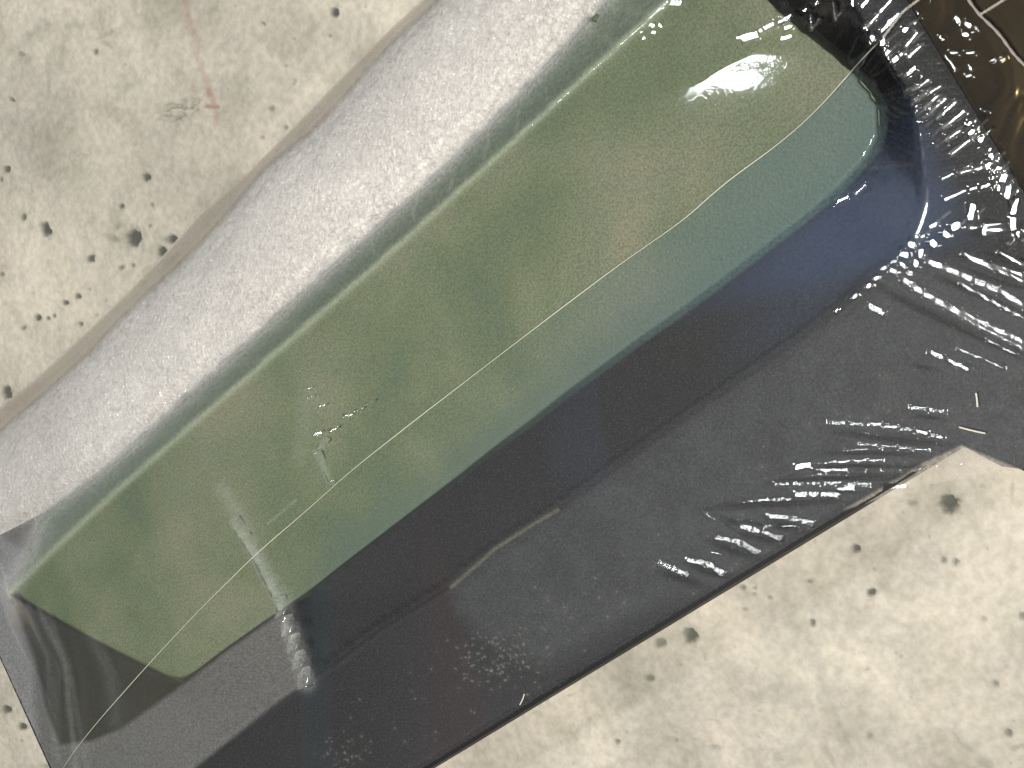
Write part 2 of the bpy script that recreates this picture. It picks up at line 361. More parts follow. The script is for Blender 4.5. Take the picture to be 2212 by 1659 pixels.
    Z -= w_*(.0002+.0018*sm(.35, .75, rough)); c[..., 2] = np.maximum(c[..., 2], w_*sm(.45, .75, rough)*.75)
    # trowel smears, broad darker patches
    for pts, w0, am in (([(330, 100), (300, 175), (260, 190)], 14, .16), ([(1680, 1500), (1720, 1400), (1700, 1330), (1640, 1330)], 22, .16), ([(1760, 1420), (1790, 1520), (1840, 1630)], 14, .18),
                        ([(1650, 1350), (1690, 1430), (1720, 1520), (1700, 1659)], 30, .16), ([(40, 100), (90, 70), (200, 50)], 14, .18), ([(100, 200), (120, 130)], 16, .14), ([(1240, 1590), (1330, 1500), (1420, 1420)], 5, .10)):
        d, t = dseg(x, y, pts); c[..., 2] = np.maximum(c[..., 2], (1-sm(.2*w0, 1.5*w0, d+w0*1.2*(vnoise(x, y, 16, 31)-.5)))*am)
    X[..., 2] = Z
    o_ = grid_mesh('concrete_floor', X, np.ones(U.shape, bool), M_conc, {'grime': c})
    tag(o_, 'pale pitted concrete slab with pinholes and a rusty trickle', None, None, 'structure')
build_floor()

# ------------------------------------------------------------------ dark box
box = empty('flat_box', (0, 0, 0), 'dark charcoal flat cardboard box lying on concrete under the green stone', 'box')
def lerp(a, b, t): return a*(1-t)+b*t
nu, nv = 520, 260
S, T = np.meshgrid(np.linspace(0, 1, nu), np.linspace(0, 1, nv))
C = [np.array(i) for i in (c_lf, c_ln, c_un, c_uf)]
XY = (C[0]*((1-S)*(1-T))[..., None]+C[1]*(S*(1-T))[..., None]+C[2]*(S*T)[..., None]+C[3]*((1-S)*T)[..., None])
V = np.concatenate([XY, np.full(S.shape+(1,), ZB)], -1)
px, py = PROJ(V)
pr = np.zeros(S.shape+(4,)); pr[..., 3] = 1
pr[..., 0] = sm(1280, 1800, px+.45*(py-600))*(1-sm(560, 640, py+.25*(px-1800)))*sm(1870, 1690, px-py*.6)*sm(170, 330, py)*.95  # navy tint, partly standing in for a blue reflection
pr[..., 0] = np.maximum(pr[..., 0], sm(1150, 1230, px)*(1-sm(1290, 1310, px-.1*(py-900)))*sm(1090, 1000, py)*.22)
pr[..., 1] = sm(870, 960, px)*(1-sm(940, 960, px-.3*(py-1180)))*.25
pr[..., 2] = sm(640, 660, px)*(1-sm(700, 730, px))*.4
topo = grid_mesh('lid', V, np.ones(S.shape, bool), card, {'print': pr}); topo.parent = box  # 'print' carries the navy tint, partly a painted-in blue reflection
def wall(name, a, b, ztop, zbot, mat, th=.0008):
    a = np.array(a); b = np.array(b); d = (b-a)/np.linalg.norm(b-a); n_ = np.array((d[1], -d[0]))
    cen = np.mean(C, 0)
    if np.dot(n_, (a+b)/2-cen) < 0: n_ = -n_
    v_ = []
    for q in (a, b):
        for off in (0, th):
            for zz in (ztop, zbot): v_.append((q[0]+n_[0]*off, q[1]+n_[1]*off, zz))
    f = [(0, 4, 5, 1), (2, 3, 7, 6), (0, 2, 6, 4), (1, 5, 7, 3), (0, 1, 3, 2), (4, 6, 7, 5)]
    return mesh(name, v_, f, mat, box, False)
wall('side_wall', C[0], C[1], ZB-.0001, .0002, edge_card); wall('side_wall', C[0], C[3], ZB-.0001, .0002, edge_card); wall('side_wall', C[2], C[3], ZB-.0001, .0002, edge_card)
# brown end flap sloping down beyond the near end
nd = (C[1]-C[2])/np.linalg.norm(C[1]-C[2]); no = np.array((nd[1], -nd[0])); no = no if np.dot(no, C[1]-C[0]) > 0 else -no
FLEN = .07
def flapz(dist): return ZB-.0006-.13*dist
ea, eb = C[2]-nd*.03, C[1]+nd*.004
vv = []
for q in (ea, eb):
    for dd in np.linspace(0, FLEN, 6):
        for k in (0, -.0012): vv.append((*(q+no*dd), flapz(dd)+k-.0004*math.sin(dd/FLEN*3)))
ff = []
for i in range(5):
    a = 2*i; b = 12+2*i
    ff += [(a, a+2, b+2, b), (a+1, b+1, b+3, a+3)]
ff += [(0, 12, 13, 1), (10, 11, 23, 22), (0, 1, 3, 2), (2, 3, 5, 4), (4, 5, 7, 6), (6, 7, 9, 8), (8, 9, 11, 10)]
mesh('end_flap', vv, ff, brown, box)['label'] = 'dark brown end flap under the film'
tab = PL([(1960, 1020), (1998, 998), (2078, 962), (2120, 985), (2165, 1008), (2200, 1012), (2260, 1040), (2420, 1090), (2500, 700), (2300, 640)], ZB+.0003)
tb = tab-np.array((0, 0, .0012)); n_ = len(tab)
mesh('corner_tab', np.r_[tab, tb], [list(range(n_)), list(range(2*n_-1, n_-1, -1))]+[(i, (i+1) % n_, n_+(i+1) % n_, n_+i) for i in range(n_)], card, box, False)

# ------------------------------------------------------------------ green stone
def build_stone():
    so = P(1000., 800., ZB); t = empty('sharpening_stone', so, 'green sharpening stone bar with a rounded near corner lying on the dark box', 'sharpening stone')
    na, nl, nn_, nf = 150, 150, 50, 40
    ar = resample(ARRIS, na); bd = resample(BAND, na)
    lo = resample(LOWER, nl); ne = resample(NEAR, nn_); fa = resample(FAR, nf)
    outer = np.r_[bd, ne[::-1][1:], lo[::-1][1:], fa[1:-1]]
    zo = np.r_[np.full(na, .0205), np.linspace(.0205, .0148, nn_-1), np.full(nl-1, .0148), np.linspace(.0148, .0205, nf-2)]
    # inward offset of the seen outline gives the top edge
    nxt = np.roll(outer, -2, 0); prv = np.roll(outer, 2, 0); tg = nxt-prv; tg /= np.linalg.norm(tg, axis=1)[:, None]+1e-9
    cen = outer.mean(0); nr = np.stack([-tg[:, 1], tg[:, 0]], 1)
    area_ = np.sum(outer[:, 0]*np.roll(outer[:, 1], -1)-np.roll(outer[:, 0], -1)*outer[:, 1])
    if area_ < 0: nr = -nr
    inner = outer+nr*np.r_[np.zeros(na), np.full(nn_-1, 12.), (8.+9.*sm(700, 1500, lo[::-1][1:, 0])), np.full(nf-2, 5.)][:, None]
    inner[:na] = ar
    k = np.ones(9)/9
    def smooth_closed(a):
        return np.stack([np.convolve(np.r_[a[-4:, i], a[:, i], a[:4, i]], k, 'valid') for i in (0, 1)], 1)
    mm = len(outer)
    ins = smooth_closed(inner); keep = np.r_[np.zeros(na, bool), np.ones(mm-na, bool)]; inner[keep] = ins[keep]
    rings = []; tone = []
    base = P(outer[:, 0], outer[:, 1], zo); b0 = base.copy(); b0[:, 2] = ZB+.0003
    rings.append(b0); rings.append(base)
    sharp = np.r_[np.ones(na), np.zeros(mm-na)]
    for f_ in (.3, .6, .85, 1.0):
        w = outer*(1-f_)+inner*f_
        zr = zo+(ZS-zo)*(sharp*f_+(1-sharp)*math.sin(f_*math.pi/2))
        rings.append(np.array([P(w[i, 0], w[i, 1], zr[i]) for i in range(mm)]))
    edge = rings[-1]
    verts = [r for r in rings]; faces = []
    for r in range(len(rings)-1):
        for i in range(mm):
            j = (i+1) % mm; faces.append((r*mm+i, r*mm+j, (r+1)*mm+j, (r+1)*mm+i))
    nvv = len(rings)*mm
    last = (len(rings)-1)*mm
    faces.append([last+i for i in range(mm)])
    Vv = np.concatenate(verts)
    global STONE_PTS
    STONE_PTS = np.concatenate([rings[k]*(1-f)+rings[k+1]*f for k in range(1, len(rings)-1) for f in np.linspace(0, 1, 6)])
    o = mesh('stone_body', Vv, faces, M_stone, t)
    me = o.data
    # triangulate so that the big top face shades well, with sharp arrises
    import bmesh
    bm = bmesh.new(); bm.from_mesh(me); bm.faces.ensure_lookup_table()
    top = [f for f in bm.faces if len(f.verts) > 10]
    for f in top: f.smooth = False
    bmesh.ops.triangulate(bm, faces=top)
    for i_ in range(2):
        ed = [e for e in bm.edges if e.calc_length() > .012]
        bmesh.ops.subdivide_edges(bm, edges=ed, cuts=3); bmesh.ops.triangulate(bm, faces=[f for f in bm.faces if len(f.verts) > 4])
    bmesh.ops.recalc_face_normals(bm, faces=bm.faces)
    bm.to_mesh(me); bm.free()
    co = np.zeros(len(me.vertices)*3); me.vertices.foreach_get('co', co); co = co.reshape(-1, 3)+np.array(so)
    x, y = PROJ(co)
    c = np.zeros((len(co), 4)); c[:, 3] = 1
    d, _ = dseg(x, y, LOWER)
    c[:, 0] = np.exp(-(d/75)**2)*.7*sm(450, 900, x)  # teal along the lower edge, partly a painted-in reflection
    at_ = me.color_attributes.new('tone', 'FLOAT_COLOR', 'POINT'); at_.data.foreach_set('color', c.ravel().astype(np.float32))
    # added dark slope standing in for a reflection past the far end
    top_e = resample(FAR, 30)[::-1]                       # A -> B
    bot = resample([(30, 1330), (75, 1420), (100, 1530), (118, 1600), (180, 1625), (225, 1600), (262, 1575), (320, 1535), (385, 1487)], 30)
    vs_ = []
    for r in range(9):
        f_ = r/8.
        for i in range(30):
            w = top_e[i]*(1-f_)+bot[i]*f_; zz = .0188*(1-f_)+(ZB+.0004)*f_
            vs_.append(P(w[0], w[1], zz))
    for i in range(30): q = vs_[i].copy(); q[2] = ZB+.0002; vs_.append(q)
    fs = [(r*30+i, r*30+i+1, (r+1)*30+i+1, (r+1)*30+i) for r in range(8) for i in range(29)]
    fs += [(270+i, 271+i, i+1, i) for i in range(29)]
    e_ = mesh('end_reflection', vs_, fs, olive, t); e_['label'] = 'added dark olive slope standing in for a reflection at the stone end'
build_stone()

# ------------------------------------------------------------------ foam
def foam_profile(f):                                # f 0 at left edge, 1 at stone side
    return .0105+.0085*np.sqrt(np.clip(1-(1-np.clip(f/.62, 0, 1))**2, 0, 1))+.0005*f-.002*sm(.80, 1.0, f)
def build_foam():
    n = 260; m_ = 60
    R_ = resample(FOAM_R, n); L_ = resample(FOAM_L, n)
    fs = np.linspace(0, 1, m_)
    V = np.zeros((n, m_, 3))
    for j, f in enumerate(fs):
        w = L_*(1-f)+R_*f; V[:, j] = P(w[:, 0], w[:, 1], float(foam_profile(np.array(f))))
    V[..., 2] += (vnoise(V[..., 0]*1e4, V[..., 1]*1e4, 60, 41)-.5)*.0006
    top = V.reshape(-1, 3); bot = top.copy(); bot[:, 2] = np.where(inpoly(bot[:, 0], bot[:, 1], np.array(C)), ZB+.0004, .0005)
    idx = np.arange(n*m_).reshape(n, m_); fa = []
    for i in range(n-1):
        for j in range(m_-1): fa.append((idx[i, j], idx[i, j+1], idx[i+1, j+1], idx[i+1, j]))
    K = n*m_
    per = list(idx[0, :])+list(idx[1:, -1])+list(idx[-1, -2::-1])+list(idx[-2:0:-1, 0])
    bots = {p: K+i for i, p in enumerate(per)}
    bv = bot[per]
    for i in range(len(per)):
        a, b = per[i], per[(i+1) % len(per)]; fa.append((a, b, bots[b], bots[a]))
    o = mesh('foam_wrap', np.r_[top, bv], fa, M_foam)
    tag(o, 'white padded foam sheet under clear film beside the green stone', 'foam sheet')
    return V
FV = build_foam()

# ------------------------------------------------------------------ shrink film: a sheet lying on stone, foam, box and floor
def topx(pts3):                                     # plan position written as pixels of the box plane
    p = np.array(pts3); p = p.copy(); p[:, 2] = ZB; return np.stack(PROJ(p), 1)
STEP = 8
gu = np.arange(-260, 2480, STEP); gv = np.arange(-260, 1900, STEP)
GU, GV = np.meshgrid(gu, gv)
GP = P(GU, GV, ZB)
hv = np.full(GU.shape, np.nan)
q_box = topx(np.c_[np.array(C), np.full(4, ZB)])
stone_out = np.r_[PL(BAND, .0205), PL(NEAR[::-1], .0148), PL(LOWER[::-1], .0148), PL(FAR, .019)]
q_stone_o = topx(stone_out)
stone_in = np.r_[PL(ARRIS, ZS), PL([(x-12, y+3) for x, y in NEAR[::-1]], ZS), PL([(x-8, y-12) for x, y in LOWER[::-1]], ZS)]
q_stone = topx(stone_in)
q_contact = topx(np.r_[PL(CONTACT, ZB), PL([(3200, -200), (3200, 2600), (300, 2600)], ZB)])
inbox = inpoly(GU, GV, q_box)
beyond = inpoly(GU, GV, q_contact)
hv[beyond] = ZB+.0007
dist_near = ((GP[..., :2]-C[1])@no)
onflap = dist_near > 0
hv[onflap] = np.maximum(flapz(dist_near[onflap]), .002)+.0007
flap_tab = (~inbox) & (~onflap) & beyond & (GV > 800)
low = ((GP[..., :2]-C[0])@(lambda d: np.array((d[1], -d[0])))(nrm(C[1]-C[0])))
sgn = np.sign(((np.mean(C, 0)-C[0])@(lambda d: np.array((d[1], -d[0])))(nrm(C[1]-C[0]))))
outl = -low*sgn                                       # metres outside the long lower side
hv[(outl > 0) & (outl < .004)] = ZB-.0005
hv[(outl >= .004)] = .010
hv[(outl > 0) & (GU > 1990)] = ZB+.0009
far_gray = inbox & inpoly(*PROJ(GP), [(-300, 1100), (-10, 1230), (20, 1340), (80, 1480), (110, 1600), (180, 1640), (300, 1660), (400, 1680), (380, 1720), (-100, 1900), (-300, 1500)])
hv[far_gray] = ZB+.0008
# foam top
qf = topx(FV.reshape(-1, 3))
ii = np.clip(np.round((qf[:, 1]-gv[0])/STEP).astype(int), 0, len(gv)-1); jj = np.clip(np.round((qf[:, 0]-gu[0])/STEP).astype(int), 0, len(gu)-1)
hf = np.full(GU.shape, -1.); np.maximum.at(hf, (ii, jj), FV.reshape(-1, 3)[:, 2]+.0008)
hv[hf > 0] = hf[hf > 0]
qs = topx(STONE_PTS)
i2 = np.clip(np.round((qs[:, 1]-gv[0])/STEP).astype(int), 0, len(gv)-1); j2 = np.clip(np.round((qs[:, 0]-gu[0])/STEP).astype(int), 0, len(gu)-1)
okp = (qs[:, 0] > gu[0]) & (qs[:, 0] < gu[-1]) & (qs[:, 1] > gv[0]) & (qs[:, 1] < gv[-1])
hs = np.full(GU.shape, -1.); np.maximum.at(hs, (i2[okp], j2[okp]), STONE_PTS[okp][:, 2]+.0007)
steep = hs > 0                                     # bevels: the film may not sink below them
ins = inpoly(GU, GV, q_stone)
band_q = inpoly(GU, GV, topx(np.r_[PL(BAND, .0205), PL(ARRIS[::-1], ZS)]))
fix = steep & band_q & ~ins; hv[fix] = hs[fix]
hv[ins] = ZS+.0007
qfl = topx(PL(FLAP_L, .0008))
dfl, _ = dseg(GU, GV, qfl)
outside = inpoly(GU, GV, np.r_[qfl, [(3000, -900), (-900, -900), (-900, 1100)]])
hv[outside] = .0008
known = ~np.isnan(hv)
h = np.where(known, hv, .017); floor_ = np.where(hs > 0, hs, -1)
for it in range(1500):
    b = np.pad(h, 1, mode='edge')
    h = np.where(known, h, (b[:-2, 1:-1]+b[2:, 1:-1]+b[1:-1, :-2]+b[1:-1, 2:])/4)
    h = np.maximum(h, floor_)
h0 = h.copy()
h = blur(h, 2)
obst = np.where(ins, ZS+.0007, np.maximum(floor_, np.where(hf > 0, hf, -1)))
h = np.maximum(h, obst); h = blur(h, 1); h = np.maximum(h, obst-.0001); h = h+.0003*(h > ZB+.002)

FS = 2.0
fu = np.arange(-250, 2470, FS); fv = np.arange(-250, 1880, FS)
U, Vq = np.meshgrid(fu, fv)
def cubic(h, x):
    return h
a = (U-gu[0])/STEP; b = (Vq-gv[0])/STEP
def bicubic(h, a, b):
    i = np.floor(b).astype(int); j = np.floor(a).astype(int); fy = b-i; fx = a-j
    def w(t): return [(1-t)**3/6, (3*t**3-6*t**2+4)/6, (-3*t**3+3*t**2+3*t+1)/6, t**3/6]
    wx, wy = w(fx), w(fy); r = 0
    for p in range(4):
        for q in range(4):
            r = r+wy[p]*wx[q]*h[np.clip(i+p-1, 0, h.shape[0]-1), np.clip(j+q-1, 0, h.shape[1]-1)]
    return r
HZ = bicubic(h, a, b)
G = P(U, Vq, ZB)
FVt = G.copy(); FVt[..., 2] = HZ
x, y = PROJ(FVt)
inb = inpoly(U, Vq, q_box)

# gradients of the resting sheet in metres
def grad(Hh):
    du = (G[:, 2:, :2]-G[:, :-2, :2]); dv = (G[2:, :, :2]-G[:-2, :, :2])
    du = np.pad(du, ((0, 0), (1, 1), (0, 0)), mode='edge'); dv = np.pad(dv, ((1, 1), (0, 0), (0, 0)), mode='edge')
    hu = np.pad(Hh[:, 2:]-Hh[:, :-2], ((0, 0), (1, 1)), mode='edge'); hw = np.pad(Hh[2:]-Hh[:-2], ((1, 1), (0, 0)), mode='edge')
    det = du[..., 0]*dv[..., 1]-du[..., 1]*dv[..., 0]
    gx = (hu*dv[..., 1]-du[..., 1]*hw)/det; gy = (du[..., 0]*hw-dv[..., 0]*hu)/det
    return gx, gy
gx0, gy0 = grad(HZ)
add = np.zeros_like(HZ)
def Z(fn, *p): return [fn(*q) for q in p]
z3 = lambda a, b: (1474.7+a/3., b/3.)
z2 = lambda a, b: (737.3+a/3., b/3.)
z4 = lambda a, b: (a/3., 553+b/3.)
z5 = lambda a, b: (737.3+a/3., 553+b/3.)
z6 = lambda a, b: (1474.7+a/3., 553+b/3.)
z9 = lambda a, b: (1474.7+a/3., 1106+b/3.)
def pick(p):
    """grid indices near an image point of the sheet"""
    return p
def glint(pts, wd, strength=1.0, tilt=None):
    """a small fold: its crest is tilted so that it mirrors the lamp; pts polyline, wd half width (px)"""
    pts = np.array(pts, float)
    R_ = wd*2.2+8
    x0, y0 = pts.min(0)-R_; x1, y1 = pts.max(0)+R_
    # the sheet grid is close to image axes shifted by height: search window with slack
    j0 = int(np.clip((x0-fu[0])/FS-10, 0, len(fu)-2)); j1 = int(np.clip((x1-fu[0])/FS+80, 1, len(fu)))
    i0 = int(np.clip((y0-fv[0])/FS-50, 0, len(fv)-2)); i1 = int(np.clip((y1-fv[0])/FS+15, 1, len(fv)))
    if j1 <= j0 or i1 <= i0: return
    sl = (slice(i0, i1), slice(j0, j1))
    for k in range(len(pts)-1) if len(pts) > 1 else [0]:
        seg = pts[k:k+2] if len(pts) > 1 else np.array([pts[0]-.01, pts[0]+.01])
        d, t = dseg(x[sl], y[sl], seg)
        m_ = d < wd*2.4
        if not m_.any(): continue
        # pieces no longer than ~14px so the amplitude stays small
        L = np.hypot(*(seg[1]-seg[0])); npc = max(1, int(round(L/random.uniform(28, 50))))
        for q in range(npc):
            c = seg[0]+(seg[1]-seg[0])*(q+.5)/npc
            dd = np.hypot(x[sl]-c[0], y[sl]-c[1]); ic = np.unravel_index(np.argmin(dd), dd.shape)
            if dd[ic] > 8: continue
            pt = FVt[sl][ic]; n_ = nrm(nrm(LAMP-pt)+nrm(CAM-pt)); g = -n_[:2]/n_[2]
            # along / across coordinates in image
            if L > .1: dr = (seg[1]-seg[0])/L
            else: dr = np.array((1., 0))
            xa = (x[sl]-c[0])*dr[0]+(y[sl]-c[1])*dr[1]; xb = -(x[sl]-c[0])*dr[1]+(y[sl]-c[1])*dr[0]
            first = k == 0 and q == 0; last_ = k >= len(pts)-2 and q == npc-1
            lo_ = -(L/npc/2+(wd*.7 if first else 0)); hi_ = L/npc/2+(wd*.7 if last_ else 0)
            w_ = np.exp(-(xb/(wd*1.4))**6)*sm(lo_-1.5, lo_+1.5, xa)*(1-sm(hi_-1.5, hi_+1.5, xa))
            rel = FVt[sl][..., :2]-pt[:2]
            cur = HZ[sl]+add[sl]; add[sl] += w_*(cur[ic]+rel@g*strength-cur)
def dome(c, rx, ry, dev):
    """a shallow swelling of the sheet whose crown faces the lamp"""
    c = np.array(c, float); dd = np.hypot(x-c[0], y-c[1]); ic = np.unravel_index(np.argmin(dd), dd.shape)
    pt = FVt[ic]; n_ = nrm(nrm(LAMP-pt)+nrm(CAM-pt)); g = -n_[:2]/n_[2]
    rr = np.hypot((x-c[0])/rx, (y-c[1])/ry); w_ = np.exp(-(rr/1.45)**4)
    jag = (vnoise(x, y, 11, 91)-.5)*.000003
    cur = HZ+add; tgt = cur[ic]+(FVt[..., :2]-pt[:2])@g-.5*dev*min(rx, ry)*.000115*rr**2+jag
    add[...] += w_*(tgt-cur)
# soft folds : relief (metres) along polylines
def fold(pts, wd, amp, along=1.0):
    d, t = dseg(x, y, pts)
    add[...] += amp*np.exp(-(d/wd)**2)*np.sin(np.clip(t, 0, 1)*math.pi)**along
fold(Z(z6, (1000, 1140), (1350, 1180), (1700, 1230)), 8, .0004)
fold(Z(z6, (900, 1280), (1200, 1265), (1560, 1290)), 6, .0003)
fold(Z(z6, (780, 1365), (1100, 1340), (1540, 1370)), 6, .0003)
fold(Z(z6, (560, 1470), (900, 1430), (1400, 1440)), 7, .0003)
fold(Z(z6, (740, 1545), (1100, 1520), (1400, 1490)), 7, .0003)
fold(Z(z6, (150, 1640), (500, 1600), (1000, 1590)), 9, .0004)
for k in range(6): fold(Z(z9, (60+90*k, -20+55*k-8*k*k), (250+80*k, 60+25*k-2*k*k), (480+80*k, 190-20*k)), 7, .0006*(1 if k < 5 else .5))
for p_ in ([(1250, 250), (1500, 330), (1900, 500), (2300, 700)], [(1500, 100), (1800, 230), (2300, 430)], [(1700, 0), (2000, 120), (2400, 250)], [(1900, 0), (2100, 50), (2400, 120)]): fold(Z(z6, *p_), 8, .00035, .4)
for k in range(26):                                    # pleats running into the near edge
    t_ = k/25.; p0 = np.array(z3(1120+t_*560, 60+t_*1120)); p1 = np.array(z3(1480+t_*640, -20+t_*1120+30))
    fold([p0, p1], 3.2, random.choice((-1, 1))*random.uniform(.00005, .00014), .5)
fold([(520, 1120), (560, 1210), (610, 1330), (645, 1430), (662, 1480)], 12, .0004, .4)
for pts in ([(60, 1310), (110, 1420), (118, 1640)], [(90, 1320), (135, 1450), (140, 1640)], [(115, 1330), (165, 1480), (190, 1640)], [(200, 1370), (250, 1470), (270, 1560)]): fold(pts, 8, .0003, .5)
for k in range(9): fold([(75+k*9, 1560+k*9), (95+k*8, 1640+k*3), (110+k*8, 1720)], 3, .00012, .6)
add += (vnoise(x, y, 40, 51)-.5)*.00005+(vnoise(x, y, 160, 52)-.5)*.0003
# soft folds leaning most of the way to the lamp: the broad gloss gives them a sheen
for pts, w0, am in ((Z(z6, (950, 1075), (1300, 1095), (1500, 1130)), 7, .22), (Z(z6, (1150, 1215), (1400, 1240), (1590, 1255)), 5, .16), (Z(z6, (820, 1345), (1100, 1325), (1300, 1320)), 4, .2), (Z(z6, (1080, 1390), (1500, 1385), (1800, 1345)), 3, .3),
                    (Z(z6, (1480, 980), (1700, 1010)), 7, .12), (Z(z6, (600, 1480), (900, 1470), (1200, 1480)), 8, .12), (Z(z9, (560, 25), (700, 35), (840, 75)), 9, .26), (Z(z9, (400, 90), (520, 120), (640, 165)), 10, .18), (Z(z9, (230, 165), (380, 200), (480, 260)), 9, .16), (Z(z9, (30, 310), (150, 330), (260, 400)), 9, .12),
                    (Z(z9, (-150, 330), (-60, 370), (20, 400)), 9, .12), (Z(z6, (1790, 600), (1950, 670), (2080, 725)), 5, .22), (Z(z6, (1980, 545), (2160, 635)), 5, .22), (Z(z3, (1310, 640), (1400, 610)), 10, .25), (Z(z3, (1700, 1290), (1850, 1230), (1990, 1200)), 8, .2), (Z(z3, (1680, 1160), (1850, 1080)), 7, .2),
                    (Z(z3, (980, 1310), (1100, 1270), (1190, 1200)), 10, .10), (Z(z3, (2130, 1300), (2160, 1500), (2212, 1560)), 9, .35), (Z(z3, (1960, 1480), (2050, 1500), (2120, 1560)), 16, .35)):
    glint(pts, w0*.8, .88)
glint([(505, 1128), (560, 1210), (600, 1290), (630, 1370), (662, 1478)], 10, .62)
glint([(705, 950), (684, 975), (712, 1040)], 5, .6)
# comb of glints along the near edge
for _ in range(110):                                   # the many tiny specks between the streaks
    t_ = random.random(); e_ = np.array((1770+t_*390+random.gauss(0, 18), -5+t_*430+random.gauss(0, 14)))
    e_ = np.array(z3(1250+t_*800, 40+t_*1150))+np.array((random.gauss(8, 16), random.gauss(0, 10)))
    l_ = random.uniform(2, 12); glint([e_, e_+np.array((.75, -.62))*l_], random.uniform(1.4, 2.6))
comb = [((990, 20), (975, 130), 3.5), ((1100, 0), (1095, 40), 4), ((1160, 40), (1200, 0), 4), ((1350, 0), (1200, 170), 3), ((1165, 185), (1166, 190), 7), ((850, 100), (820, 190), 3.5),
        ((1400, 90), (1290, 200), 3.5), ((1240, 240), (1195, 285), 6), ((1295, 262), (1300, 290), 5), ((1440, 185), (1435, 200), 5), ((1520, 210), (1450, 300), 3), ((1335, 330), (1315, 355), 4.5),
        ((1390, 375), (1350, 405), 5), ((1420, 345), (1400, 370), 3.5), ((1540, 300), (1460, 370), 3), ((1510, 440), (1440, 495), 4), ((1490, 590), (1410, 630), 5.5), ((1600, 520), (1500, 580), 2.5),
        ((1485, 665), (1475, 680), 6.5), ((1670, 560), (1510, 650), 2.5), ((1560, 720), (1510, 755), 5.5), ((1650, 620), (1570, 700), 2.5), ((1590, 735), (1575, 755), 5), ((1700, 640), (1610, 720), 2.5),
        ((1640, 780), (1580, 815), 6.5), ((1770, 660), (1650, 765), 3), ((1665, 850), (1620, 880), 5), ((1830, 720), (1690, 830), 2.8), ((1700, 920), (1645, 950), 5), ((1800, 850), (1710, 905), 2.5),
        ((1900, 880), (1740, 1000), 2.5), ((1960, 1080), (1800, 1120), 2.5), ((1860, 790), (1855, 810), 4), ((1880, 850), (1860, 870), 5), ((1930, 895), (1915, 910), 4.5), ((1995, 1000), (2000, 1030), 5),
        ((1970, 1080), (1990, 1070), 6), ((2045, 1090), (2030, 1120), 6), ((2010, 1145), (2030, 1150), 5), ((2080, 1140), (2075, 1170), 7), ((2050, 1210), (2070, 1225), 6), ((2105, 1200), (2110, 1280), 6),
        ((1875, 1330), (1872, 1420), 6), ((1625, 1460), (1626, 1462), 6.5), ((1765, 1455), (1775, 1475), 7.5), ((1555, 1528), (1557, 1534), 4.5), ((1465, 1575), (1500, 1595), 5.5), ((1610, 1560), (1640, 1595), 5),
        ((1690, 1500), (1725, 1535), 4.5), ((1540, 1620), (1548, 1650), 4.5), ((1405, 1640), (1460, 1656), 5)]
for a_, b_, w_ in comb[:47]:
    hd = np.array(z3(*b_))
    if hd[1] > 20: glint([hd, hd+np.array((.72, -.60))*random.uniform(18, 50)], 2.2, .95)
for a_, b_, w_ in sorted(comb, key=lambda q: q[2]): glint(Z(z3, a_, b_), w_*1.45)
longs = [([(1820, -10), (2000, 60), (2212, 130), (2500, 200)], 4), ([(2050, -20), (2212, 55), (2500, 110)], 3.5), ([(1595, 35), (1800, 120), (2050, 225), (2212, 320), (2450, 430)], 5.5),
         ([(1430, 150), (1560, 240), (1700, 320), (1900, 415), (2212, 560), (2450, 660)], 5), ([(1800, 180), (2000, 290), (2212, 400), (2440, 520)], 3), ([(1850, 15), (2030, 85), (2212, 165), (2450, 240)], 3), ([(1640, 290), (1900, 445), (2212, 600), (2450, 700)], 2.6), ([(1600, 620), (1700, 665), (1860, 735)], 4.5),
         ([(1210, 320), (1295, 370)], 6), ([(1200, 185), (1212, 200)], 6), ([(1110, 255), (1118, 265)], 6), ([(995, 350), (1000, 355)], 5.5), ([(1252, 138), (1258, 150)], 6), ([(1290, 155), (1293, 158)], 3.5),
         ([(1300, 75), (1308, 82)], 6), ([(1345, 85), (1385, 110)], 4.5), ([(1370, 33), (1376, 38)], 5), ([(1405, 40), (1445, 75)], 3.5), ([(1505, 25), (1520, 70)], 5), ([(1465, 105), (1485, 120)], 4.5), ([(1540, 0), (1548, 3)], 5),
         ([(1510, 1130), (1690, 1180)], 3.8), ([(740, 1368), (820, 1352)], 6.5), ([(890, 1384), (1070, 1387)], 3.6), ([(740, 1545), (890, 1540), (1010, 1548)], 6), ([(1010, 1506), (1110, 1506)], 4), ([(1310, 1502), (1450, 1492)], 4.5)]
for p_, w_ in longs: glint(Z(z6, *p_), w_*1.2)
glint(Z(z9, (180, 258), (240, 272)), 3)
